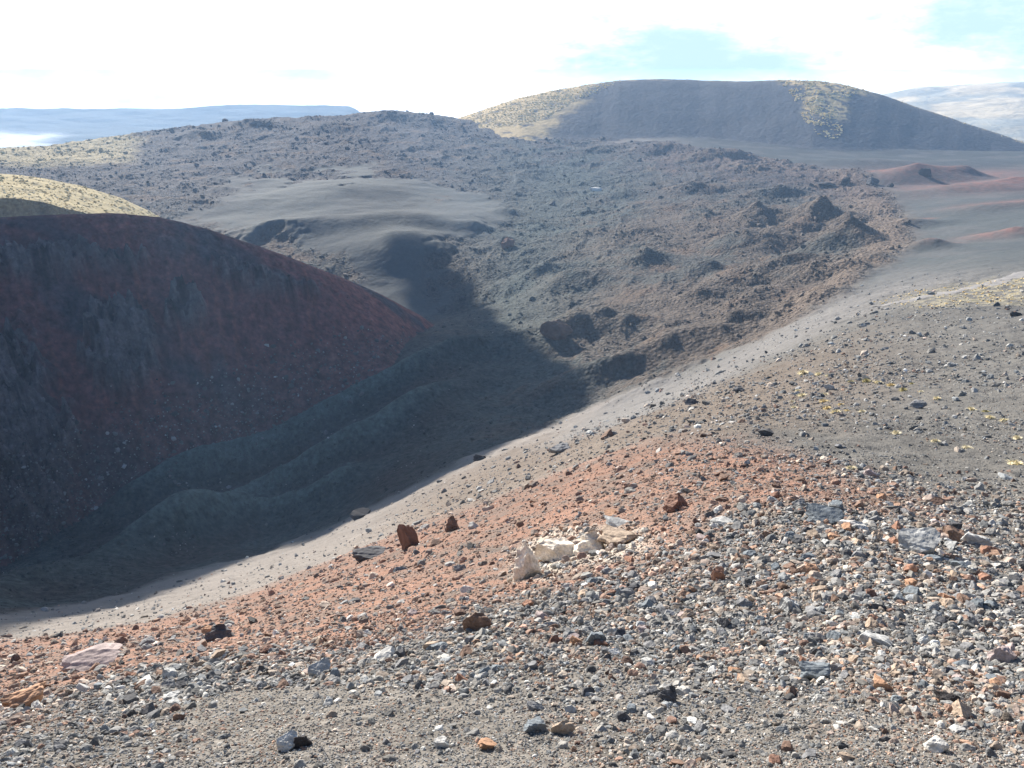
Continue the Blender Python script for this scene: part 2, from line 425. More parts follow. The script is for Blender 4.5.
slope = mix(slope, RED * 1.0, redz * np.clip(.8 + .4 * n2 + .45 * n3, 0, 1))
brn = patch([(380,530),(450,480),(560,432),(690,392),(760,372),(850,340),(880,380),(800,430),(720,440),(640,440),(560,470),(470,510)], .12, .2)
slope = mix(slope, BROWN, brn * .8)
ashr = patch([(540,448),(600,408),(700,372),(800,320),(880,282),(930,262),(960,275),(900,300),(840,325),(760,362),(690,398),(600,435)], .06, .05)
slope = mix(slope, c3(.19, .18, .168), ashr)
slope *= (1 + .16 * n2 * sstep(200, 30, r) + .10 * n1 + .22 * n3 * sstep(40, 10, r))[:, None]
pale = patch([(520,578),(516,548),(545,532),(640,528),(650,545),(630,560),(570,566),(548,580)], .03, .05)
slope = mix(slope, c3(.52, .46, .38), pale * .8)
yel = patch([(900,300),(960,283),(1100,270),(1100,296),(1000,306),(930,310)], .03, .05) * sstep(-.25, .45, fbm(X, Y, 3.0, 3, 131))
# lava field
lavc = np.repeat(c3(.13, .105, .085), len(X), 0)
lavc = mix(lavc, c3(.078, .09, .086), sstep(-.1, .5, n4 + .6 * n1 + .4 * n2) * .65)
lavc = mix(lavc, c3(.085, .078, .082), sstep(480, 720, r))
lavc = mix(lavc, c3(.155, .11, .08), sstep(.25, .7, fbm(X, Y, 24, 4, 121)) * .8)
lavc = mix(lavc, c3(.20, .155, .12), np.clip(M['lip'] * 1.1, 0, 1) * .85)
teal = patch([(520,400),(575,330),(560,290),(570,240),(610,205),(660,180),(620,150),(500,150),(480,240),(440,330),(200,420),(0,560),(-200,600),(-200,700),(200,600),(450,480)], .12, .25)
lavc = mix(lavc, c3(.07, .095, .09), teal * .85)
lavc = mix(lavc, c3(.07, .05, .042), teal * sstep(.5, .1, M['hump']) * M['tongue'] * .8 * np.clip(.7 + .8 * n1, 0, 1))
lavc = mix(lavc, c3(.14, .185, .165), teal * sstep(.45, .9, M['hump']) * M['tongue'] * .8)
redc = patch([(600,150),(700,143),(760,158),(860,175),(900,205),(850,200),(760,175),(640,165)], .05, .2)
lavc = mix(lavc, c3(.12, .085, .078), redc * .6)
lavc *= .88 * (1 + .22 * n2 + .35 * fbm(X, Y, 1.6, 3, 125, .7))[:, None]
# tongue floor: ash with green-grey tint
ash = np.repeat(c3(.105, .115, .112), len(X), 0)
ash = mix(ash, c3(.08, .088, .09), sstep(-.3, .6, n4))
ash = ash * .86
ash = ash * (1 - .35 * sstep(600, 820, r) * sstep(R(-2), R(4), az))[:, None]
plc = mix(ash * .95, c3(.125, .12, .115), sstep(0, .6, n1) * .4)
rp = np.zeros(len(X))
for (px, py, w) in ((915,176,46),(957,176,18),(1012,184,40),(1005,205,14),(1014,233,10),(935,246,5),(918,222,4)):
    g = ray(px, py); rr_ = np.geomspace(200, 1000, 900); zz_ = base_z(np.full_like(rr_, float(g[0])), rr_); h_ = np.nonzero(-zz_ / rr_ <= g[1])[0]; q = rr_[h_[0]] if len(h_) else 700
    rp = np.maximum(rp, np.exp(-(((X - q * math.sin(g[0])) / (w * 1.7)) ** 2 + ((Y - q * math.cos(g[0])) / w) ** 2)) * (1 + .6 * n2))
plc = mix(plc, c3(.24, .115, .09), np.clip(rp * .9, 0, 1) * M['pl'])
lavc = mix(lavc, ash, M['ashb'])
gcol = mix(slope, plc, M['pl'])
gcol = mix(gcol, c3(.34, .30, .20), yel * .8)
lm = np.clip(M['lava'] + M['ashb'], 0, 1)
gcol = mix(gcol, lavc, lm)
# red hill
rh = np.repeat(c3(.16, .062, .058), len(X), 0)
rh = mix(rh, c3(.27, .095, .075), sstep(R(-20), R(-8), az + .05 * n1) * .7)
stk = perlin(az * 230 + .9 * n2, r / 260, 143) + .6 * perlin(az * 90 + .5 * n1, r / 200, 144)
rh = mix(rh, c3(.235, .085, .06), sstep(.1, .9, stk) * .6)
rh = mix(rh, c3(.055, .055, .065), sstep(.05, .7, fbm(X * .6, Y * 1.8, 40, 4, 141) + .25 * M['gul'] + .35 * sstep(-25, -4, M['d3']) * sstep(R(-22), R(-29), az) - .12) * .85)
rh = mix(rh, c3(.04, .036, .04), np.clip(M['crag'], 0, 1) * .9)
rh = mix(rh, c3(.19, .165, .165), np.clip(M['crag'], 0, 1) * sstep(.0, .6, ridged(X, Y, 10, 5, 78, .6) - .3) * .75)
rh = mix(rh, c3(.14, .095, .085), sstep(rf_ := M['rf3'] + 22, M['rf3'] + 4, r) * .5)
rh *= (1 + .30 * n2 + .15 * M['gul'] + .35 * fbm(X, Y, 2.5, 3, 147, .7))[:, None]
gr = mix(np.repeat(c3(.42, .34, .17), len(X), 0), c3(.20, .17, .10), sstep(.1, .7, fbm(X, Y, 9, 4, 151)) * .6)
cn = np.repeat(c3(.085, .085, .092), len(X), 0) * (1 + .12 * n1 + .1 * n2)[:, None]
cpx, cpy = ray(600, 100)
tuftz = np.maximum(sstep(.04, -.0, az - ray(575, 90)[0] + .00 + .02 * n1 + (Z + 16) * .0012 * -1) * sstep(R(-8), R(-3), az), 0)
tuftz = tuftz * sstep(-.9, -.1, fbm(X, Y, 16, 4, 161))
rimz = sstep(-16, -4, M['d5']) * sstep(-.1, .4, fbm(X, Y, 12, 4, 165)) * .6
cn = mix(cn, c3(.62, .46, .23), np.clip(tuftz * .95 + rimz * .7, 0, .9))
st_ = np.maximum(sstep(R(17), R(17.8), az) * sstep(R(23.5), R(22), az) * sstep(-34, -22, M['d5']) * sstep(8, 0, M['d5']), sstep(R(18.6), R(19.2), az + .004 * n2) * sstep(R(21.9), R(21.2), az + .004 * n2) * sstep(-118, -100, M['d5']) * sstep(-10, -24, M['d5']))
cn = mix(cn, c3(.62, .46, .22), st_ * sstep(-.5, .3, fbm(X, Y, 9, 3, 167)) * .9)
fr = mix(np.repeat(c3(.60, .50, .34), len(X), 0), c3(.22, .25, .24), sstep(-.1, .35, fbm(X, Y, 260, 5, 171)) * .7)
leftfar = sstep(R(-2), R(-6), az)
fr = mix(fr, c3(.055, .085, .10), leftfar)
painted_mist = sstep(R(-27), R(-31), az + .02 * fbm(X, Y, 200, 3, 175)) * sstep(2750, 2500, r + 90 * fbm(X, Y, 300, 4, 176)) * sstep(1400, 1800, r)  # low white cloud in the distance, painted into the far ground colour
fr = mix(fr, c3(.85, .86, .86), painted_mist * .95)
Cc = gcol
plat = sstep(R(-23.5), R(-25), az + .01 * n1) * sstep(800, 850, r + 14 * n1) * (cls <= 1)
Cc = mix(Cc, c3(.45, .37, .21), plat * .95)
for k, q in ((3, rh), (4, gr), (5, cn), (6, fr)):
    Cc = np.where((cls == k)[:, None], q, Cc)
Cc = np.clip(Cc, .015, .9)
print('paint', round(time.time() - T0, 1))

# ------------------------------------------------------------------ materials
def nodes(name):
    m = bpy.data.materials.new(name); m.use_nodes = True
    nt = m.node_tree; b = nt.nodes['Principled BSDF']
    b.inputs['Roughness'].default_value = .95
    b.inputs['Specular IOR Level'].default_value = .15
    return m, nt, b

def ground_mat(name, fine, bump, dist, var=.25):
    m, nt, b = nodes(name)
    N = nt.nodes; L = nt.links
    at = N.new('ShaderNodeAttribute'); at.attribute_name = 'Col'
    tc = N.new('ShaderNodeTexCoord')
    no = N.new('ShaderNodeTexNoise'); no.inputs['Scale'].default_value = fine; no.inputs['Detail'].default_value = 6; no.inputs['Roughness'].default_value = .7
    L.new(tc.outputs['Object'], no.inputs['Vector'])
    mr = N.new('ShaderNodeMapRange'); mr.inputs[1].default_value = .3; mr.inputs[2].default_value = .7; mr.inputs[3].default_value = 1 - var; mr.inputs[4].default_value = 1 + var
    L.new(no.outputs['Fac'], mr.inputs[0])
    mx = N.new('ShaderNodeMix'); mx.data_type = 'RGBA'; mx.blend_type = 'MULTIPLY'; mx.inputs[0].default_value = 1
    cb = N.new('ShaderNodeCombineColor')
    for k in range(3): L.new(mr.outputs[0], cb.inputs[k])
    L.new(at.outputs['Color'], mx.inputs[6]); L.new(cb.outputs[0], mx.inputs[7])
    L.new(mx.outputs[2], b.inputs['Base Color'])
    v = N.new('ShaderNodeTexVoronoi'); v.inputs['Scale'].default_value = fine * .8
    L.new(tc.outputs['Object'], v.inputs['Vector'])
    ad = N.new('ShaderNodeMath'); ad.operation = 'SUBTRACT'; L.new(no.outputs['Fac'], ad.inputs[0]); L.new(v.outputs['Distance'], ad.inputs[1])
    bp = N.new('ShaderNodeBump'); bp.inputs['Strength'].default_value = bump; bp.inputs['Distance'].default_value = dist
    L.new(ad.outputs[0], bp.inputs['Height']); L.new(bp.outputs[0], b.inputs['Normal'])
    return m

MG = {0: ground_mat('gravelly_slope', 14, .8, .05, .3), 1: ground_mat('clinker_lava', .9, .9, .9, .3), 2: ground_mat('volcanic_ash', .5, .35, .5, .12),
      3: ground_mat('red_cinder', .6, .9, 1.2, .4), 4: ground_mat('dry_grass_slope', .5, .35, .5, .3), 5: ground_mat('dark_cinder', .3, .4, 1.0, .15), 6: ground_mat('far_land', .01, .6, 20, .3)}

def mk_mesh(name, V, Fc, nv, col=None, smooth=False):
    """V (n,3), Fc flat loop index array with nv verts per face"""
    me = bpy.data.meshes.new(name)
    nf = len(Fc) // nv
    me.vertices.add(len(V)); me.vertices.foreach_set('co', np.ascontiguousarray(V, np.float32).ravel())
    me.loops.add(len(Fc)); me.loops.foreach_set('vertex_index', np.ascontiguousarray(Fc, np.int32))
    me.polygons.add(nf); me.polygons.foreach_set('loop_start', np.arange(nf, dtype=np.int32) * nv)
    me.polygons.foreach_set('use_smooth', np.full(nf, smooth))
    if col is not None:
        a = me.color_attributes.new('Col', 'FLOAT_COLOR', 'POINT')
        a.data.foreach_set('color', np.concatenate([col, np.ones((len(col), 1))], 1).astype(np.float32).ravel())
    me.update(calc_edges=True)
    return me

def link(name, me, mat=None, parent=None, **props):
    o = bpy.data.objects.new(name, me); COL.objects.link(o)
    if mat and not me.materials: me.materials.append(mat)
    if parent: o.parent = parent
    for k, v in props.items(): o[k] = v
    return o

I, J = np.meshgrid(np.arange(NA), np.arange(NR - 1), indexing='ij')
I2 = (I + 1) % NA
q = np.stack([I * NR + J, I * NR + J + 1, I2 * NR + J + 1, I2 * NR + J], -1).reshape(-1, 4)
fc = cls[q[:, 0]]
V = np.stack([X, Y, Z], 1)
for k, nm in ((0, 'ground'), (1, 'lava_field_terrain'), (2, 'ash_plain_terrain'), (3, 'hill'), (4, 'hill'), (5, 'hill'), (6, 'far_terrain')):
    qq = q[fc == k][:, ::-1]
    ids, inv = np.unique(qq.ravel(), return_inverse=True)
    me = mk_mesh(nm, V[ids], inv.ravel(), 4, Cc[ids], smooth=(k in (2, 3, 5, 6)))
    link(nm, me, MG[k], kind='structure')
del q
print('ground meshes', round(time.time() - T0, 1))
#--ROCKS--
def icosa(sub):
    bm = bmesh.new(); bmesh.ops.create_icosphere(bm, subdivisions=sub, radius=1.0)
    v = np.array([q.co[:] for q in bm.verts]); f = np.array([[q.index for q in p.verts] for p in bm.faces]); bm.free()
    return v, f
ICO = {k: icosa(k) for k in (1, 2, 3, 4, 5)}

def n3(p, wl, seed):
    return perlin(p[:, 0] / wl + seed, p[:, 1] / wl + p[:, 2] / wl * .7, seed) + perlin(p[:, 2] / wl - seed, p[:, 0] / wl * .6 + p[:, 1] / wl * .8, seed + 3)

def rock(sub, seed, planes=9, jag=.0, pit=.0):
    g = np.random.default_rng(seed)
    v = ICO[sub][0].copy()
    v *= g.uniform(.75, 1.25, 3)
    if jag: v *= (1 + jag * n3(v, .9, seed % 50))[:, None]
    for k in range(planes):
        n_ = g.normal(size=3); n_ /= np.linalg.norm(n_); d_ = g.uniform(.45, .85)
        v -= np.maximum(0, v @ n_ - d_)[:, None] * n_
    if pit:
        v *= (1 + pit * n3(v, .35, 7 + seed % 50) + pit * .6 * n3(v, .16, 17 + seed % 50))[:, None]
    v -= (v.max(0) + v.min(0)) / 2
    v /= np.abs(v).max()
    return v

def scatter_mesh(name, P, S, colr, tmpl, sub, flat=(.45, .8)):
    """stones of radius S at points P merged into one mesh"""
    fcs = ICO[sub][1]; nv_ = len(tmpl[0]); m = len(P)
    T = np.array(tmpl)[rng.integers(0, len(tmpl), m)]
    T = T * np.stack([np.ones(m), rng.uniform(.6, 1, m), rng.uniform(*flat, m)], 1)[:, None]
    ax = rng.normal(0, .35, (m, 2)); th = rng.uniform(0, 2 * math.pi, m)
    c, s_ = np.cos(th), np.sin(th)
    x, y, z = T[..., 0].copy(), T[..., 1].copy(), T[..., 2].copy()
    a, b = ax[:, :1], ax[:, 1:]
    y, z = y * np.cos(a) - z * np.sin(a), y * np.sin(a) + z * np.cos(a)
    x, z = x * np.cos(b) + z * np.sin(b), -x * np.sin(b) + z * np.cos(b)
    x, y = x * c[:, None] - y * s_[:, None], x * s_[:, None] + y * c[:, None]
    V = np.stack([x, y, z], -1) * S[:, None, None] + P[:, None]
    Fc = (fcs[None] + (np.arange(m) * nv_)[:, None, None]).reshape(-1)
    return mk_mesh(name, V.reshape(-1, 3), Fc, 3, np.repeat(colr, nv_, 0))

def stone_mat():
    m, nt, b = nodes('stone')
    N = nt.nodes; L = nt.links
    at = N.new('ShaderNodeAttribute'); at.attribute_name = 'Col'
    tc = N.new('ShaderNodeNewGeometry')
    no = N.new('ShaderNodeTexNoise'); no.inputs['Scale'].default_value = 30; no.inputs['Detail'].default_value = 5; no.inputs['Roughness'].default_value = .7
    L.new(tc.outputs['Position'], no.inputs['Vector'])
    mr = N.new('ShaderNodeMapRange'); mr.inputs[1].default_value = .3; mr.inputs[2].default_value = .7; mr.inputs[3].default_value = .68; mr.inputs[4].default_value = 1.3
    L.new(no.outputs['Fac'], mr.inputs[0])
    vm = N.new('ShaderNodeVectorMath'); vm.operation = 'SCALE'
    L.new(at.outputs['Color'], vm.inputs[0]); L.new(mr.outputs[0], vm.inputs['Scale']); L.new(vm.outputs[0], b.inputs['Base Color'])
    bp = N.new('ShaderNodeBump'); bp.inputs['Strength'].default_value = .6; bp.inputs['Distance'].default_value = .01
    L.new(no.outputs['Fac'], bp.inputs['Height']); L.new(bp.outputs[0], b.inputs['Normal'])
    b.inputs['Roughness'].default_value = .85; b.inputs['Specular IOR Level'].default_value = .25
    return m
STONE = stone_mat()

# visible ground per cell, as solid angle
PX, PY = project(GX, GY, GZ)
ok = (GX * 0 + GY * cp - GZ * sp) > .5
e1x = PX[1:, :-1] - PX[:-1, :-1]; e1y = PY[1:, :-1] - PY[:-1, :-1]
e2x = PX[:-1, 1:] - PX[:-1, :-1]; e2y = PY[:-1, 1:] - PY[:-1, :-1]
CA = np.abs(e1x * e2y - e1y * e2x)
el = GZ / GR; vis = el >= np.maximum.accumulate(el, 1) - .004
CA = CA * (ok & vis)[:-1, :-1] * ((PX > -140) & (PX < 1164) & (PY > -20) & (PY < 900))[:-1, :-1]
CLS = cls.reshape(NA, NR)[:-1, :-1]
def mk(a): return a.reshape(NA, NR)[:-1, :-1]
gR = GR[:-1, :-1]; gX = GX[:-1, :-1]; gY = GY[:-1, :-1]; gAZ = GA[:-1, :-1]
D3 = np.sqrt(gR ** 2 + GZ[:-1, :-1] ** 2)

def sample(wt, m):
    p = (CA * wt).ravel(); cs = np.cumsum(p); 
    k = np.searchsorted(cs, rng.random(m) * cs[-1])
    i, j = np.unravel_index(np.minimum(k, len(p) - 1), CA.shape)
    u, v = rng.random(m), rng.random(m)
    def bi(G): return (G[i, j] * (1 - u) + G[i + 1, j] * u) * (1 - v) + (G[i, j + 1] * (1 - u) + G[i + 1, j + 1] * u) * v
    P = np.stack([bi(GX), bi(GY), bi(GZ)], 1)
    return P, i, j

RZ = mk(redz); PMAP = mk(n2); BR = mk(brn); NR_ = mk(M['near']); LAVM = mk(M['lava'])
GREYB = [(.27, .265, .25), (.34, .325, .295), (.225, .235, .235), (.13, .13, .13), (.39, .385, .355), (.54, .515, .46)]
TANS = [(.37, .31, .25), (.42, .355, .29), (.31, .255, .205)]
RUST = [(.30, .195, .145), (.38, .245, .17), (.235, .15, .115), (.35, .28, .235)]
PAL = np.array(GREYB + TANS + RUST); 
def pick(pr, m): 
    pr = np.array(pr, float); return rng.choice(len(PAL), m, p=pr / pr.sum())
def colour_ids(P, red, warm):
    m = len(P)
    g = pick([32, 22, 22, 14, 8, 1.2, 5, 3, 5, 1, .5, 2, 1], m)
    wv = pick([8, 8, 6, 5, 4, 1, 14, 10, 14, 12, 10, 6, 12], m)
    rd = pick([2, 2, 2, 3, 1, 1, 6, 4, 12, 30, 16, 20, 18], m)
    k = np.where(rng.random(m) < red, rd, np.where(rng.random(m) < warm, wv, g))
    return k

pareto = lambda m, lo, hi, al: np.clip(lo * (1 - rng.random(m) * (1 - (lo / hi) ** al)) ** (-1 / al), lo, hi)
ALL = []   # position, radius (m), colour id, pixel radius, zone
def batch(zone, wt, m, lo, hi, al, redf, warmf, smin=.006, smax_=5.0):
    P, i, j = sample(wt, m)
    d = np.linalg.norm(P, axis=1)
    pr = pareto(m, lo, hi, al)
    S = np.clip(pr * d / F, smin, smax_)
    red = RZ[i, j] * redf + (1 - RZ[i, j]) * .02
    # rusty drifts among the grey stones
    wm = warmf * np.clip(.12 + 1.3 * perlin(P[:, 0] / 1.1, P[:, 1] / 1.1, 211) + 1.0 * perlin(P[:, 0] / .3, P[:, 1] / .3, 213) + .40 * sstep(-1, 3, P[:, 0]), 0, 1)
    k = colour_ids(P, red, wm)
    ALL.append((P, S, k, S * F / d, np.full(m, zone)))

sl = (CLS == 0)
# belt of coarse blocks and belt of fine gravel in the foreground
fineb = np.clip(.5 + 1.3 * perlin(gX / 2.2 + 3, gY / 1.3, 221) + .5 * perlin(gX / .7, gY / .7, 222), 0, 1) * sstep(4.6, 3.6, gR)
cellx = PX[:-1, :-1]; celly = PY[:-1, :-1]
def wmask(pts, soft): return sstep(-soft, soft, lp_sd(gAZ, gR, wpoly(pts), .10 * PMAP))
fineb = np.maximum(fineb * .6, .95 * wmask([(170,715),(250,690),(360,675),(520,692),(600,740),(620,800),(200,800)], .06))
fineb = np.maximum(fineb, .8 * wmask([(700,740),(860,715),(1000,735),(1000,800),(700,800)], .06))
coarse = wmask([(70,695),(150,668),(260,645),(430,655),(520,612),(640,565),(760,505),(900,520),(1024,575),(1024,700),(800,695),(640,665),(420,690),(250,690),(150,715)], .06)
fineb = fineb * (1 - .8 * coarse)
nearw = sstep(30, 14, gR) * (1 - RZ * sstep(8, 12, gR) * .75)
batch(0, sl * nearw * (1 - .9 * fineb) * (.55 + coarse), int(42000), 1.85, 8.5, 2.75, .6, .8)
batch(0, sl * nearw, int(110000), .7, 1.8, 1.2, .8, .8)
batch(1, sl * RZ * sstep(120, 30, gR), 17000, .7, 7, 2.3, .9, .5)
batch(1, sl * (.25 + BR) * sstep(5, 20, gR) * sstep(150, 60, gR), 9000, .7, 6, 2.4, .6, .5)
rg = sstep(R(7), R(16), gAZ) * sstep(11, 18, gR) * sstep(230, 110, gR) * np.clip(.5 + 1.5 * perlin(gX / 14, gY / 14, 231), .12, 1)
batch(2, sl * rg, 14000, .6, 5, 2.4, .12, .05)
batch(2, sl * sstep(40, 90, gR), 1500, .7, 4, 2.4, .1, .3)
PALEW = mk(pale)
batch(3, sl * (PALEW + .0), 900, .8, 7, 1.6, 0, 0); ALL[-1][2][:] = rng.choice([5, 5, 4, 7, 6, 8, 12], 900)
_inf = ((PX > -140) & (PX < 1164) & (PY < 900) & ok)[:-1, :-1]
_wa = (gR ** 2 * (GA[1:, :-1] - GA[:-1, :-1]) * (GR[:-1, 1:] / GR[:-1, :-1] - 1)) * ~_inf * (CLS == 0) * sstep(16, 9, gR) * (gR > .25)
_CA = CA; CA = _wa; _P, _i, _j = sample(np.ones_like(_wa), 32000); CA = _CA
_s = pareto(32000, .012, .09, 1.9)
ALL.append((_P, _s, colour_ids(_P, RZ[_i, _j] * .6 + .02, np.full(32000, .3)), np.full(32000, 1.0) + (_s > .03) * 2, np.full(32000, 5)))
P, S, K, PR, ZN = [np.concatenate(q) for q in zip(*ALL)]
lw = (CLS == 1) * LAVM * np.clip(.5 + 1.2 * perlin(gX / 40, gY / 40, 241), .08, 1)
nL = 26000
PL, iL, jL = sample(lw, nL); dL = np.linalg.norm(PL, axis=1)
SL = np.clip(pareto(nL, .4, 3.5, 2.6) * dL / F, .12, 4)
CL = np.clip(Cc.reshape(NA, NR, 3)[iL, jL] * rng.uniform(.6, 1.3, nL)[:, None], .03, .5)
hr = (CLS == 3) * np.clip(mk(M['crag']) + .12, 0, 1)
PH, iH, jH = sample(hr, 1500); SH = np.clip(pareto(1500, .6, 3, 2.4) * np.linalg.norm(PH, axis=1) / F, .1, 2)
CH = np.clip(Cc.reshape(NA, NR, 3)[iH, jH] * rng.uniform(.7, 1.4, 1500)[:, None], .03, .5)

fw = ((CLS == 3) * sstep(mk(M['rf3']) + 22, mk(M['rf3']) + 2, gR) + .35 * (CLS == 1) * mk(M['tongue']) * sstep(.1, .5, perlin(gX / 12, gY / 12, 251)))
PF, iF, jF = sample(fw, 3200); SF = np.clip(pareto(3200, .6, 3.2, 2.2) * np.linalg.norm(PF, axis=1) / F, .1, 2)
CF = np.clip(np.array([[.15, .14, .135]]) * np.exp(rng.normal(0, .5, (3200, 1))), .03, .5)
PH = np.concatenate([PH, PF]); SH = np.concatenate([SH, SF]); CH = np.concatenate([CH, CF])
TL = [rock(1, 100 + k, 7) for k in range(30)]
TM = [rock(3, 200 + k, 11, .25, .07) for k in range(24)]

# ---------------- stones and boulders that can be told apart
HI = [rock(4, 300 + k, 12, .3, .07) for k in range(16)]
BIG = [rock(5, 400 + k, 15, .4, .08) for k in range(10)]
CN = {'pale grey': (.42, .42, .40), 'grey': (.22, .22, .22), 'blue-grey': (.19, .215, .23), 'dark grey': (.09, .09, .095), 'rust-red': (.33, .18, .12), 'orange': (.44, .26, .16),
      'brown': (.20, .13, .095), 'tan': (.40, .31, .23), 'cream': (.76, .67, .55), 'whitish': (.62, .60, .55), 'pinkish grey': (.38, .31, .29), 'black': (.05, .045, .045), 'reddish brown': (.22, .125, .09)}
_mc = {}
def rock_mesh(pool, idx, cname, tag):
    key = (tag, idx, cname)
    if key not in _mc:
        v = pool[idx]; f = ICO[5 if pool is BIG else 4][1]
        c = np.array(CN[cname])[None] * (1 + .22 * n3(v, .5, 5 + idx) + .12 * n3(v, .15, 9))[:, None]
        me = mk_mesh('rock', v, f.ravel(), 3, np.clip(c, .02, .9)); me.materials.append(STONE)
        _mc[key] = me
    return _mc[key]
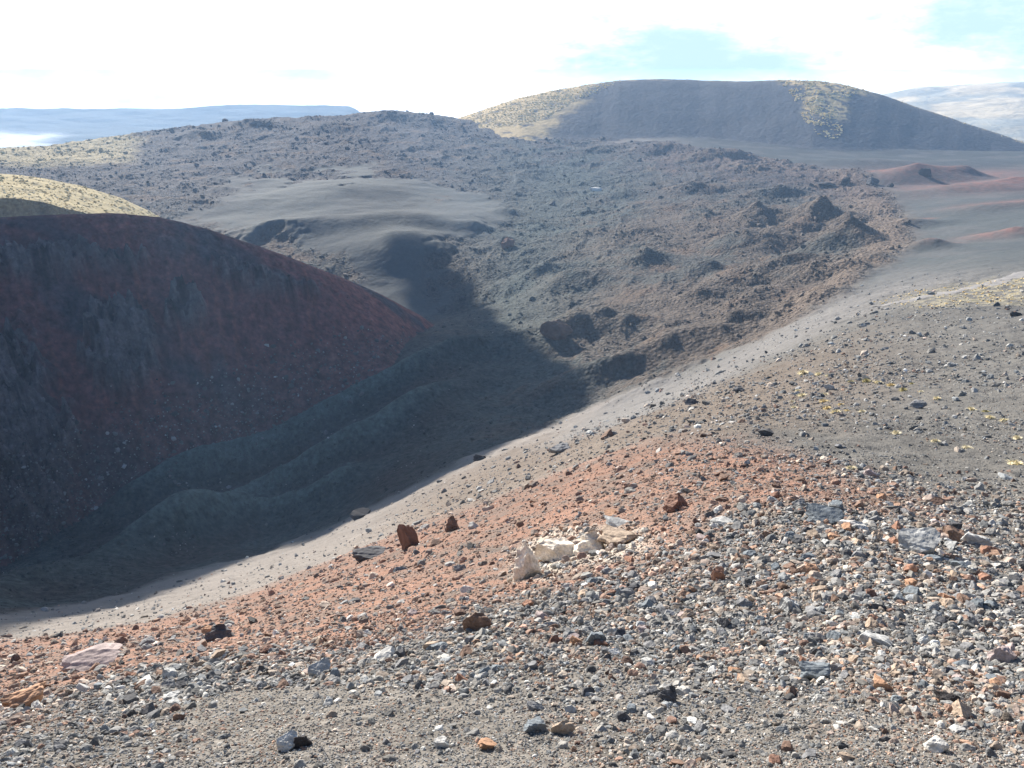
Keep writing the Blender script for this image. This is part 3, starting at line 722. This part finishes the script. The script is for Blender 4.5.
# column, row of the foot, width and height in picture pixels, colour, tilt, name, label, short name used to point at its neighbours
NOTE = [
 (676,510,27,19,'reddish brown',.1,'boulder','blocky reddish brown boulder with a sunlit top on red rubble behind the cream outcrop','the blocky reddish brown boulder'),
 (722,525,26,9,'pale grey',.1,'stone','flat pale grey slab just right of the blocky reddish brown boulder','the flat slab by the red boulder'),
 (409,548,20,34,'reddish brown',.5,'boulder','tall leaning reddish brown boulder standing on the red scree','the tall leaning boulder'),
 (452,530,19,17,'brown',.1,'boulder','brown boulder just right of the tall leaning boulder on the scree','the brown scree boulder'),
 (370,558,36,12,'dark grey',.0,'boulder','low dark lump half buried left of the tall leaning boulder','the low dark lump'),
 (527,578,30,44,'cream',.15,'outcrop','largest cream outcrop block, tall left end of the pale outcrop','the cream outcrop'),
 (556,560,46,26,'cream',.0,'outcrop','broken cream block in the middle of the pale outcrop','the middle cream block'),
 (590,552,44,24,'cream',.1,'outcrop','crumbly cream block at the right of the pale outcrop','the right cream block'),
 (617,545,36,18,'tan',.0,'outcrop','low tan ledge at the far right end of the pale outcrop','the tan ledge'),
 (616,526,30,8,'pale grey',.1,'stone','thin grey slab lying behind the tan ledge of the pale outcrop','the thin grey slab'),
 (916,552,38,28,'pale grey',.1,'boulder','largest pale grey boulder on the crest of rubble at right','the largest pale grey boulder'),
 (823,522,36,20,'blue-grey',.1,'boulder','wide blue-grey boulder on the knoll of pale rubble','the wide blue-grey boulder'),
 (853,528,26,11,'whitish',.0,'stone','flat whitish slab just right of the wide blue-grey boulder','the flat whitish slab'),
 (952,540,24,14,'brown',.1,'boulder','brownish boulder just right of the largest pale grey boulder','the brownish boulder'),
 (976,546,24,14,'pale grey',.2,'boulder','pale grey boulder right of the brownish boulder at the rubble edge','the rubble edge boulder'),
 (94,668,52,17,'pinkish grey',.05,'boulder','wide flat pinkish grey slab at the left edge of the rubble','the pinkish slab'),
 (219,640,38,17,'dark grey',.2,'boulder','dark grey jagged block at the left on the border of red scree and gravel','the dark jagged block'),
 (478,630,28,28,'brown',.4,'boulder','brown upright block at the border of gravel and red scree below the outcrop','the brown upright block'),
 (440,648,30,12,'tan',.1,'stone','tan flat stone below the brown upright block','the tan flat stone'),
 (788,612,21,17,'pale grey',.2,'stone','pale grey faceted stone in the middle of the right foreground rubble','the pale faceted stone'),
 (876,646,30,14,'pale grey',.0,'stone','light flat slab among dark stones in the right foreground','the light flat slab'),
 (814,678,28,17,'blue-grey',.1,'stone','rounded blue-grey stone below the pale faceted stone','the rounded blue-grey stone'),
 (1001,662,20,17,'pinkish grey',.2,'stone','pinkish stone near the right edge of the foreground','the pinkish stone'),
 (962,716,20,16,'tan',.2,'stone','tan rounded stone in the lower right foreground','the tan rounded stone'),
 (935,750,18,15,'whitish',.3,'stone','whitish stone at the bottom right of the foreground gravel','the whitish bottom stone'),
 (668,700,24,18,'dark grey',.3,'stone','dark grey block at the bottom centre of the foreground','the dark central block'),
 (718,580,14,16,'rust-red',.2,'stone','rust-red pointed stone in the rubble below the knoll','the rust-red pointed stone'),
 (812,574,22,10,'orange',.1,'stone','orange flat stone in the rubble below the wide blue-grey boulder','the orange flat stone'),
 (946,702,20,12,'black',.3,'stone','blackish stone just behind the tan rounded stone','the blackish stone'),
 (880,688,20,12,'orange',.1,'stone','bright orange stone between the light slab and the tan rounded stone','the bright orange stone'),
 (725,628,16,14,'dark grey',.2,'stone','dark grey stone left of the pale faceted stone','the dark stone'),
 (145,686,22,8,'whitish',.4,'stone','whitish elongated sliver of rock in the left gravel','the whitish sliver'),
 (287,748,22,18,'whitish',.2,'stone','whitish block at the bottom left of centre','the whitish block'),
 (303,746,15,15,'black',.2,'stone','blackish stone touching the right of the whitish block','the blackish neighbour stone'),
 (28,708,32,20,'orange',.1,'stone','broad orange lump near the left edge of the picture','the broad orange lump'),
 (320,674,24,16,'pale grey',.2,'stone','pale grey block on the upper edge of the left gravel','the pale gravel block'),
 (386,658,26,10,'whitish',.0,'stone','flat whitish stone on the upper edge of the gravel','the flat whitish stone'),
 (487,748,17,15,'orange',.2,'stone','rounded orange stone at the bottom centre of the gravel','the rounded orange stone'),
 (442,746,16,10,'whitish',.1,'stone','small whitish stone left of the rounded orange stone','the small whitish stone'),
 (535,730,20,15,'blue-grey',.3,'stone','blue-grey tilted stone beside the tan stone at bottom centre','the blue-grey tilted stone'),
 (563,732,22,18,'tan',.3,'stone','tan lumpy stone right of the blue-grey tilted stone','the tan lumpy stone'),
 (577,646,14,12,'orange',.1,'stone','orange stone on the gravel below the pale outcrop','the orange gravel stone'),
 (596,644,18,18,'blue-grey',.4,'stone','upright blue-grey stone right of the orange gravel stone','the upright blue-grey stone'),
 (481,460,15,8,'black',.0,'boulder','black boulder lying on the edge of the hill shadow on the ash scree','the black shadow edge boulder'),
 (607,438,15,12,'brown',.2,'boulder','brown pointed boulder on the grey scree above the red zone','the brown pointed boulder'),
 (560,452,24,10,'grey',.0,'boulder','low grey boulder pile on the scree left of the brown pointed boulder','the low grey boulder'),
 (363,516,26,8,'black',.0,'boulder','long black rock lying at the foot of the sunlit scree','the long black rock'),
 (692,404,15,8,'dark grey',.1,'boulder','dark grey boulder on the rim beside the pale ash track','the rim boulder'),
 (738,392,12,6,'dark grey',.1,'boulder','small dark boulder on the rim right of the larger rim boulder','the small rim boulder'),
 (917,407,15,8,'grey',.2,'boulder','lone grey boulder among yellow tufts on the right slope','the lone slope boulder'),
 (765,436,14,8,'dark grey',.2,'boulder','dark lump on the grey slope left of the yellow tufts','the dark slope lump'),
 (1016,316,9,6,'black',.1,'boulder','small black rock alone on the slope at the right edge','the small black rock'),
 (557,334,32,23,'brown',.1,'boulder','largest dark boulder standing on the brown lava field','the largest lava field boulder'),
 (508,248,15,13,'reddish brown',.2,'boulder','dark reddish crag at the edge of the ash basin','the reddish crag'),
 (596,191,13,5,'whitish',.0,'boulder','whitish slab lying alone on the far lava field','the whitish far slab'),
 (845,184,9,8,'black',.3,'boulder','black pointed rock between red cinder heaps on the ash plain','the black pointed rock'),
 (826,185,18,4,'black',.0,'boulder','low black rock ridge left of the black pointed rock','the low black ridge'),
 (872,184,16,8,'dark grey',.1,'boulder','dark rounded rock right of the black pointed rock on the plain','the dark rounded rock'),
 (890,187,6,5,'black',.1,'boulder','small black rock right of the dark rounded rock','the small plain rock'),
 (924,176,11,9,'black',.3,'boulder','slanting black rock on the slope of the farther red heap','the slanting black rock'),
 (552,205,9,5,'dark grey',.1,'boulder','dark rock on the far lava field below the whitish slab','the dark far rock'),
 (462,300,7,5,'dark grey',.1,'boulder','dark rock at the foot of the ash basin','the basin rock'),
]
LM = []
def place_rock(pool, px, py, wpx, hpx, cname, tilt, name, label, group=None):
    g = ground(px, py)
    if g is None: return None
    x, y, z, d = g
    sx = wpx * .5 * d / F * 1.05; sz = hpx * .62 * d / F
    idx = random.randrange(len(pool))
    o = bpy.data.objects.new(name, rock_mesh(pool, idx, cname, 'b' if pool is BIG else 'h')); COL.objects.link(o)
    o.location = (x, y, z + sz * (.45 if d < 60 else .3))
    o.scale = (sx, sx * random.uniform(.7, .95), sz)
    o.rotation_euler = (random.uniform(-.1, .1), tilt * .5 * random.choice((-1, 1)), random.uniform(-.5, .5) - math.atan2(x, y))
    o['label'] = label; o['category'] = 'boulder' if name == 'boulder' else ('rock outcrop' if name == 'outcrop' else 'stone')
    if group: o['group'] = group
    return o
for (px, py, wp, hp, cn_, tl, nm, lb, sh) in NOTE:
    place_rock(BIG if wp * hp > 280 else HI, px, py, wp, hp, cn_, tl, nm, lb, 'cream blocks of the pale outcrop' if nm == 'outcrop' else None)
    LM.append((px, py - hp / 2, sh))

# the largest of the scattered stones stand for themselves
qx, qy = project(P[:, 0], P[:, 1], P[:, 2])
inf = (qx > 3) & (qx < 1021) & (qy < 766) & (qy > 60)
N_IND = 300 - len(NOTE)
order = np.argsort(-np.where(inf, PR, 0))[:N_IND]
cmap = ['grey', 'grey', 'blue-grey', 'dark grey', 'pale grey', 'whitish', 'tan', 'tan', 'brown', 'rust-red', 'orange', 'reddish brown', 'pinkish grey']
lmx = np.array([(a, b) for a, b, _ in LM], float)
used = {}; inds = []
for q in order:
    x, y, z = P[q]; s_ = S[q]; cn_ = cmap[K[q]]
    dd = np.hypot(lmx[:, 0] - qx[q], (lmx[:, 1] - qy[q]) * 1.3); k = int(np.argmin(dd))
    dx, dy = qx[q] - lmx[k, 0], qy[q] - lmx[k, 1]
    if abs(dx) > abs(dy): rel = 'left of' if dx < 0 else 'right of'
    else: rel = 'behind' if dy < 0 else 'in front of'
    far_ = 'close' if dd[k] < 28 else ('a little way' if dd[k] < 60 else 'well')
    fl = random.uniform(.55, .85)
    shp = 'flat' if fl < .64 else ('angular' if fl < .75 else 'chunky')
    lb = f"{shp} {cn_} stone {far_} {rel} {LM[k][2]}"
    if len(lb.replace('-', ' ').split()) > 16: lb = lb.split(' ', 1)[1]
    if len(lb.replace('-', ' ').split()) > 16: lb = lb.replace('a little way ', '').replace('reddish brown stone', 'reddish stone')
    o = bpy.data.objects.new('stone', rock_mesh(HI, random.randrange(len(HI)), cn_, 'h')); COL.objects.link(o)
    o.location = (x, y, z + s_ * fl * .25); o.scale = (s_, s_ * random.uniform(.65, .95), s_ * fl)
    o.rotation_euler = (random.uniform(-.4, .4), random.uniform(-.4, .4), random.uniform(0, 6.28))
    o['label'] = lb; o['category'] = 'stone'
    used.setdefault(lb, []).append(o)
for lb, os_ in used.items():
    for o in os_: o['group'] = 'loose stones of the foreground rubble' if len(os_) == 1 else 'alike stones: ' + lb
rest = np.ones(len(P), bool); rest[order] = False
big = rest & (PR > 2.6); lil = rest & ~big
shade_c = lambda k: np.clip(PAL[k] * (.86 * np.exp(rng.normal(0, .36, len(k))))[:, None], .03, .85)
for nm, sel, T_, sb in (('gravel', big, TM, 3), ('gravel', lil, TL, 1)):
    Pq = P[sel].copy(); Pq[:, 2] += S[sel] * .2
    link(nm, scatter_mesh(nm, Pq, S[sel], shade_c(K[sel]), T_, sb), STONE, kind='stuff', label='loose gravel and small stones covering the slope')
PL[:, 2] += SL * .15; PH[:, 2] += SH * .1
link('lava_rubble', scatter_mesh('lava_rubble', PL, SL, CL, TL, 1, (.6, 1.)), STONE, kind='stuff', label='clinker blocks strewn over the lava field')
link('hill_rubble', scatter_mesh('hill_rubble', PH, SH, CH, TL, 1, (.6, 1.)), STONE, kind='stuff', label='small rocks on the red hill')
print('rocks', len(P), round(time.time() - T0, 1))

# ---------------- cushion tufts
def tuft_mesh(seed, blades=110):
    g = np.random.default_rng(seed); V = []; Fc = []
    for k in range(blades):
        th = g.uniform(0, 6.283); ph = g.uniform(.0, 1.35) ** 1.0
        d_ = np.array([math.sin(ph) * math.cos(th), math.sin(ph) * math.sin(th), math.cos(ph) * .75])
        b0 = np.array([math.cos(th), math.sin(th), 0]) * g.uniform(0, .45)
        L_ = g.uniform(.7, 1.1); sd = np.cross(d_, [0, 0, 1.]) + 1e-3; sd /= np.linalg.norm(sd); wd = g.uniform(.05, .11)
        tip = b0 * .6 + d_ * L_; mid = b0 * .8 + d_ * L_ * .5 + np.array([0, 0, .08])
        n_ = len(V); V += [b0 - sd * wd * .6, b0 + sd * wd * .6, mid + sd * wd, mid - sd * wd, tip]
        Fc += [n_, n_ + 1, n_ + 2, n_, n_ + 2, n_ + 3, n_ + 3, n_ + 2, n_ + 4]
    return np.array(V), np.array(Fc)
def dome(seed):
    v = ICO[2][0].copy(); v[:, 2] = np.where(v[:, 2] < 0, v[:, 2] * .2, v[:, 2] * .62)
    return v * (1 + .22 * n3(v, .5, seed))[:, None], ICO[2][1].ravel()
TV = []
for k in range(5):
    a, f1 = tuft_mesh(500 + k); b, f2 = dome(k); TV.append((np.concatenate([a, b * .62]), np.concatenate([f1, f2 + len(a)])))
m, nt, b_ = nodes('dry_tuft'); at = nt.nodes.new('ShaderNodeAttribute'); at.attribute_name = 'Col'; nt.links.new(at.outputs['Color'], b_.inputs['Base Color']); TUFT = m
TCOL = {'pale yellow': (.74, .65, .42), 'golden yellow': (.64, .51, .27), 'cream': (.75, .67, .47), 'olive': (.40, .35, .17), 'straw yellow': (.86, .66, .33)}
TME = {}
for cn_, c in TCOL.items():
    for k in range(5):
        v, f = TV[k]
        me = mk_mesh('tuft', v, f, 3, np.clip(np.array(c)[None] * np.random.default_rng(k).uniform(.75, 1.2, (len(v), 1)), 0, .9)); me.materials.append(TUFT); TME[cn_, k] = me
NT = [(803,374,10,'pale yellow'),(819,375,8,'pale yellow'),(828,376,6,'pale yellow'),(866,382,9,'olive'),(878,383,8,'pale yellow'),(891,386,8,'golden yellow'),(903,391,9,'olive'),(921,392,5,'cream'),
 (937,399,7,'pale yellow'),(798,391,6,'pale yellow'),(802,396,9,'pale yellow'),(792,402,5,'cream'),(794,408,7,'cream'),(825,395,7,'cream'),(824,402,9,'golden yellow'),(827,409,9,'golden yellow'),
 (836,413,11,'pale yellow'),(841,405,6,'golden yellow'),(847,411,5,'golden yellow'),(862,412,6,'cream'),(896,434,10,'cream'),(935,442,8,'cream'),(971,410,7,'pale yellow'),(986,412,6,'olive'),(990,418,8,'pale yellow'),
 (1004,421,8,'pale yellow'),(967,448,8,'cream'),(1017,439,9,'cream'),(1016,465,13,'pale yellow'),(851,469,10,'cream'),(851,382,6,'olive'),(912,384,5,'olive')]
WH = {0:'leftmost of the row along the top of the grey slope',28:'large one at the right edge of the slope',20:'alone on bare grey ash below the lone slope boulder',16:'largest of the cluster left of the lone slope boulder',6:'just behind and left of the lone slope boulder',
      21:'on the bare slope lower right of the lone slope boulder',29:'lowest one, among stones above the knoll',8:'right of the lone slope boulder',27:'small one at the right edge above the largest'}
n_t = 0
def put_tuft(x, y, z, s_, cn_, lb, gp):
    o = bpy.data.objects.new('cushion_shrub', TME[cn_, random.randrange(5)]); COL.objects.link(o)
    o.location = (x, y, z - s_ * .05); o.scale = (s_, s_ * random.uniform(.75, 1), s_ * random.uniform(.6, .9)); o.rotation_euler = (0, 0, random.uniform(0, 6.28))
    o['label'] = lb; o['category'] = 'shrub'
    if gp: o['group'] = gp
for k, (px, py, wp, cn_) in enumerate(NT):
    g = ground(px, py)
    lb = f"{cn_} cushion shrub, {WH[k]}" if k in WH else f"small {cn_} cushion shrub in the scattered tufts on the grey slope"
    put_tuft(g[0], g[1], g[2], wp * .66 * g[3] / F, cn_, lb, 'cushion shrubs scattered on the grey slope'); n_t += 1
cellx = PX[:-1, :-1]; celly = PY[:-1, :-1]
def region(polypx): return poly_sd(cellx, celly, polypx) > 0
def tuft_batch(wt, m, lo, hi):
    Pq, i, j = sample(wt, m); d = np.linalg.norm(Pq, axis=1); pr = pareto(m, lo, hi, 2.2)
    return Pq, pr * d / F, pr
yb = (CLS != 1) * region([(870,303),(915,291),(960,285),(1010,280),(1060,276),(1060,300),(1000,305),(930,309)]) * sstep(0, .4, perlin(gX / 9, gY / 9, 301) + .45)
cr = (CLS == 5) * region([(775,80),(840,80),(868,92),(850,98),(818,98),(838,112),(842,134),(833,141),(812,132),(798,112),(794,97)])
cl_ = (CLS == 5) * region([(440,135),(440,110),(520,96),(590,78),(625,78),(600,92),(570,104),(545,120),(500,128)])
rim = (CLS == 5) * (np.abs(mk(M['d5'])) < 12)
sh = (CLS == 4) * 1.0
stuffP, stuffS = [], []
for wt, m, lo, hi, keep, lb, gp in ((yb, 560, .7, 1.9, 108, 'pale yellow cushion shrub in the yellow band at the far edge of the grey slope', 'cushion shrubs of the yellow band'),
                             (cr * np.clip(.3 + 1.5 * perlin(gX / 14, gY / 14, 311), .05, 1), 1000, .7, 1.9, 160, 'yellowish cushion shrub in the strip on the right side of the dark cone', 'cushion shrubs on the cone'),
                             (cl_, 2200, .5, 1.3, 0, '', ''), (rim, 160, .5, 1.3, 0, '', ''), (sh, 1500, .6, 2.2, 0, '', '')):
    Pq, Sq, pr = tuft_batch(wt, m, lo, hi); o_ = np.argsort(-pr)
    for q in o_[:keep]: put_tuft(*Pq[q], Sq[q], 'straw yellow', lb, gp)
    stuffP.append(Pq[o_[keep:]]); stuffS.append(Sq[o_[keep:]])
SP = np.concatenate(stuffP); SS = np.concatenate(stuffS)
DT = [dome(40 + k)[0] for k in range(6)]; DT = [np.clip(v, -1.2, 1.2) for v in DT]
tc_ = np.array([TCOL['straw yellow'], TCOL['straw yellow'], TCOL['olive'], TCOL['cream']])[rng.choice(4, len(SP), p=[.5, .33, .05, .12])]
sm = scatter_mesh('scrub', SP, SS, tc_ * .9, DT, 2, (.7, 1.))
link('scrub', sm, TUFT, kind='stuff', label='yellow scrub dotting the grassy slopes and the cone')

# ---------------- footpath across the ash
def ribbon(name, pts, width, mat):
    Q = [ground(*p) for p in pts]; Q = [q for q in Q if q]
    xs = np.array([q[0] for q in Q]); ys = np.array([q[1] for q in Q])
    t = np.linspace(0, len(xs) - 1, 160); X_ = np.interp(t, np.arange(len(xs)), xs); Y_ = np.interp(t, np.arange(len(xs)), ys)
    k = np.ones(15) / 15; X_ = np.convolve(np.pad(X_, 7, mode='edge'), k, 'valid'); Y_ = np.convolve(np.pad(Y_, 7, mode='edge'), k, 'valid')
    tx, ty = np.gradient(X_), np.gradient(Y_); l_ = np.hypot(tx, ty) + 1e-9; nx, ny = -ty / l_, tx / l_
    rows = []
    for w_ in np.linspace(-1, 1, 7):
        ww = w_ * width * (1 + .25 * perlin(t * .9, t * 0 + 3, 8)); xx = X_ + nx * ww; yy = Y_ + ny * ww
        rows.append(np.stack([xx, yy, zat(xx, yy) + .14 - .12 * abs(w_) ** 3], 1))
    V_ = np.concatenate(rows); m_ = 160; Fq = []
    for a in range(6):
        for b in range(m_ - 1): Fq += [a * m_ + b, a * m_ + b + 1, (a + 1) * m_ + b + 1, (a + 1) * m_ + b]
    me = mk_mesh(name, V_, np.array(Fq), 4, np.tile(np.array([[.27, .255, .24]]), (len(V_), 1)), smooth=True)
    return link(name, me, MG[2], kind='structure')
ribbon('path', [(872,308),(893,303),(920,298),(945,293),(970,288),(1000,281),(1030,272),(1080,262)], 2.3, None)
print('plants', round(time.time() - T0, 1))

#--LIGHT--
SUN_AZ, SUN_EL = R(-28), R(25)
w = bpy.data.worlds.new('World'); scene.world = w; w.use_nodes = True
nt = w.node_tree; bg = nt.nodes['Background']
sky = nt.nodes.new('ShaderNodeTexSky'); sky.sky_type = 'NISHITA'; sky.sun_disc = False
sky.sun_elevation = SUN_EL; sky.sun_rotation = SUN_AZ
sky.altitude = 2000; sky.air_density = 1; sky.dust_density = 2; sky.ozone_density = 1.5
nt.links.new(sky.outputs[0], bg.inputs[0]); bg.inputs[1].default_value = .09
sl = bpy.data.lights.new('sun', 'SUN'); sl.energy = 5.0; sl.angle = R(.53); sl.color = (1, .93, .84)
so = bpy.data.objects.new('sun', sl); COL.objects.link(so)
d = Vector((math.sin(SUN_AZ) * math.cos(SUN_EL), math.cos(SUN_AZ) * math.cos(SUN_EL), math.sin(SUN_EL)))
so.rotation_euler = d.to_track_quat('Z', 'Y').to_euler(); so.location = (-60, -30, 80)

# ---------------- unseen low cloud added above the frame, its outline shaped to shade the valley
SD = (math.sin(SUN_AZ) * math.cos(SUN_EL), math.cos(SUN_AZ) * math.cos(SUN_EL), math.sin(SUN_EL))
ZC = 160.0
edge = []
for px, py in [(-260,690),(-100,655),(0,632),(60,620),(120,606),(180,588),(230,566),(262,551),(290,545),(318,539),(350,522),(390,505),(440,480),(500,449),(545,428),(574,413),(594,400),(584,380),(554,358),(524,340),(498,322),(482,304),(474,285),(455,272),(425,268),(400,266)]:
    a_, t_ = ray(px, py)
    rr_ = np.geomspace(1.6, 1050, 4000); zz_ = base_z(np.full_like(rr_, float(a_)), rr_); k_ = np.nonzero(-zz_ / rr_ <= t_)[0][0]
    edge.append((rr_[k_] * math.sin(a_), rr_[k_] * math.cos(a_), zz_[k_]))
for a_, r_, z_ in [(-11,400,-82),(-14,385,-75),(-20,372,-68),(-28,370,-62),(-36,375,-60),(-50,380,-60),(-60,300,-60),(-62,150,-60)]:
    edge.append((r_ * math.sin(R(a_)), r_ * math.cos(R(a_)), z_))
CE = np.array([(x + SD[0] * (ZC - z) / SD[2], y + SD[1] * (ZC - z) / SD[2]) for x, y, z in edge])
# resample the outline and roughen it
cum = np.append(0, np.cumsum(np.hypot(*np.diff(np.vstack([CE, CE[:1]]), axis=0).T)))
tt = np.arange(0, cum[-1], 3.0)
CX = np.interp(tt, cum, np.append(CE[:, 0], CE[0, 0])); CY = np.interp(tt, cum, np.append(CE[:, 1], CE[0, 1]))
er_ = np.array([math.hypot(e_[0], e_[1]) for e_ in edge] + [math.hypot(edge[0][0], edge[0][1])]); am = np.interp(np.interp(tt, cum, er_), [60, 190, 300], [.7, 1.3, 5.0])
CX, CY = CX + am * fbm(CX, CY, 20, 4, 401, .6), CY + am * fbm(CX, CY, 20, 4, 402, .6)
SPC = 3.0
gx_ = np.arange(CX.min() - 6, CX.max() + 6, SPC); gy_ = np.arange(CY.min() - 6, CY.max() + 6, SPC)
UX, UY = np.meshgrid(gx_, gy_, indexing='ij')
sd_ = poly_sd(UX.ravel(), UY.ravel(), list(zip(CX, CY))).reshape(UX.shape)
inside = (sd_[:-1, :-1] + sd_[1:, :-1] + sd_[:-1, 1:] + sd_[1:, 1:]) > 0
dd_ = np.maximum(sd_ - 3, 0)
hh = np.clip(np.minimum(.34 * dd_, 34) * (1 + .3 * fbm(UX, UY, 60, 4, 405)), 0, .42 * dd_) + .4
nn_ = UX.size; nyy = len(gy_)
ii_, jj_ = np.nonzero(inside); v00 = ii_ * nyy + jj_
quad = np.stack([v00, v00 + nyy, v00 + nyy + 1, v00 + 1], 1)
faces_ = [quad + nn_, quad[:, ::-1]]
for (di, dj, e0, e1) in ((0, -1, 0, 1), (1, 0, 1, 2), (0, 1, 2, 3), (-1, 0, 3, 0)):
    ni, nj = ii_ + di, jj_ + dj
    okn = (ni >= 0) & (nj >= 0) & (ni < inside.shape[0]) & (nj < inside.shape[1])
    nb = np.zeros(len(ii_), bool); nb[okn] = inside[ni[okn], nj[okn]]
    q_ = quad[~nb]; faces_.append(np.stack([q_[:, e0], q_[:, e1], q_[:, e1] + nn_, q_[:, e0] + nn_], 1))
Vc = np.concatenate([np.stack([UX.ravel(), UY.ravel(), np.full(nn_, ZC)], 1), np.stack([UX.ravel(), UY.ravel(), ZC + hh.ravel()], 1)])
Fc_ = np.concatenate(faces_); ids, inv = np.unique(Fc_.ravel(), return_inverse=True)
cm = mk_mesh('added_shade_cloud', Vc[ids], inv.ravel(), 4)
mcl, ntc, bc = nodes('added_shade_cloud'); bc.inputs['Base Color'].default_value = (.9, .9, .9, 1); bc.inputs['Roughness'].default_value = 1
cm.materials.append(mcl); link('added_shade_cloud', cm, kind='stuff')

hz = bpy.data.materials.new('haze'); hz.use_nodes = True
for nn in list(hz.node_tree.nodes):
    if nn.type != 'OUTPUT_MATERIAL': hz.node_tree.nodes.remove(nn)
pv = hz.node_tree.nodes.new('ShaderNodeVolumePrincipled')
pv.inputs['Color'].default_value = (.42, .66, 1, 1); pv.inputs['Density'].default_value = 2.15e-4; pv.inputs['Anisotropy'].default_value = .15
hz.node_tree.links.new(pv.outputs[0], [q for q in hz.node_tree.nodes if q.type == 'OUTPUT_MATERIAL'][0].inputs['Volume'])
zlo, zhi = GZ.min() - 1, max(GZ.max(), 0) + 3
bm = bmesh.new(); bmesh.ops.create_cube(bm, size=1)
for v_ in bm.verts:
    v_.co.x *= 2 * 4400; v_.co.y *= 2 * 4400; v_.co.z = zlo if v_.co.z < 0 else zhi
hm = bpy.data.meshes.new('haze'); bm.to_mesh(hm); bm.free(); hm.materials.append(hz)
link('haze', hm, kind='stuff')
print('heights', zlo, zhi)
# sky: blue overhead, bright thin cloud low down with a few pale blue gaps
N = nt = w.node_tree; N = nt.nodes; L = nt.links
tc = N.new('ShaderNodeTexCoord')
def math_(op, a, b=None):
    q = N.new('ShaderNodeMath'); q.operation = op
    for k, v in enumerate((a, b)):
        if v is None: continue
        if isinstance(v, (int, float)): q.inputs[k].default_value = v
        else: L.new(v, q.inputs[k])
    return q.outputs[0]
sep = N.new('ShaderNodeSeparateXYZ'); L.new(tc.outputs['Generated'], sep.inputs[0])
mp = N.new('ShaderNodeMapping'); mp.inputs['Scale'].default_value = (1, 1, 3.2); L.new(tc.outputs['Generated'], mp.inputs[0])
no = N.new('ShaderNodeTexNoise'); no.inputs['Scale'].default_value = 9; no.inputs['Detail'].default_value = 9; no.inputs['Roughness'].default_value = .66; L.new(mp.outputs[0], no.inputs['Vector'])
gaps = None
for px, py, rad in ((690,55,7.0),(600,60,4.0),(770,60,5),(980,20,6.5),(1080,30,8),(120,85,6),(20,90,6),(300,80,4)):
    a_, t_ = ray(px, py); v_ = Vector((math.sin(a_), math.cos(a_), -float(t_))).normalized()
    # flattened blob: squeeze z before measuring
    sub = N.new('ShaderNodeVectorMath'); sub.operation = 'SUBTRACT'; L.new(tc.outputs['Generated'], sub.inputs[0]); sub.inputs[1].default_value = v_
    mu = N.new('ShaderNodeVectorMath'); mu.operation = 'MULTIPLY'; L.new(sub.outputs[0], mu.inputs[0]); mu.inputs[1].default_value = (1, 1, 2.6)
    ln = N.new('ShaderNodeVectorMath'); ln.operation = 'LENGTH'; L.new(mu.outputs[0], ln.inputs[0])
    g_ = math_('SUBTRACT', 1.0, math_('DIVIDE', ln.outputs['Value'], math.sin(R(rad)) * 1.9))
    amp = 1.0 if px > 400 else .45
    g_ = math_('MULTIPLY', math_('MAXIMUM', g_, 0.0), amp)
    gaps = g_ if gaps is None else math_('MAXIMUM', gaps, g_)
gm = N.new('ShaderNodeMapRange'); gm.interpolation_type = 'SMOOTHSTEP'; gm.inputs[1].default_value = .05; gm.inputs[2].default_value = .9
L.new(math_('ADD', gaps, math_('MULTIPLY', math_('SUBTRACT', no.outputs['Fac'], .5), 1.6)), gm.inputs[0])
cc = N.new('ShaderNodeMix'); cc.data_type = 'RGBA'; cc.inputs[6].default_value = (10.5, 10.8, 11, 1); cc.inputs[7].default_value = (3.8, 5.3, 5.8, 1); L.new(gm.outputs[0], cc.inputs[0])
cov = N.new('ShaderNodeMapRange'); cov.interpolation_type = 'SMOOTHSTEP'; cov.inputs[1].default_value = .34; cov.inputs[2].default_value = .12; L.new(math_('SUBTRACT', math_('ADD', sep.outputs[2], math_('MULTIPLY', math_('SUBTRACT', no.outputs['Fac'], .5), .5)), math_('MULTIPLY', math_('SUBTRACT', sep.outputs[1], .6), .35)), cov.inputs[0])
mx = N.new('ShaderNodeMix'); mx.data_type = 'RGBA'; L.new(cov.outputs[0], mx.inputs[0]); L.new(sky.outputs[0], mx.inputs[6]); L.new(cc.outputs[2], mx.inputs[7])
glow = N.new('ShaderNodeMapRange'); glow.interpolation_type = 'SMOOTHSTEP'; glow.inputs[1].default_value = .004; glow.inputs[2].default_value = -.02; glow.inputs[3].default_value = 1.0; glow.inputs[4].default_value = 1.7
L.new(sep.outputs[2], glow.inputs[0])
gv = N.new('ShaderNodeVectorMath'); gv.operation = 'SCALE'; L.new(mx.outputs[2], gv.inputs[0]); L.new(glow.outputs[0], gv.inputs['Scale']); L.new(gv.outputs[0], bg.inputs[0])

scene.view_settings.view_transform = 'Standard'; scene.view_settings.look = 'None'; scene.view_settings.gamma = 1
scene.view_settings.exposure = 1.0
scene.cycles.max_bounces = 4; scene.cycles.diffuse_bounces = 2; scene.cycles.volume_bounces = 1
scene.cycles.use_adaptive_sampling = False
scene.cycles.use_denoising = True
scene.render.film_transparent = False
print('done', round(time.time() - T0, 1))
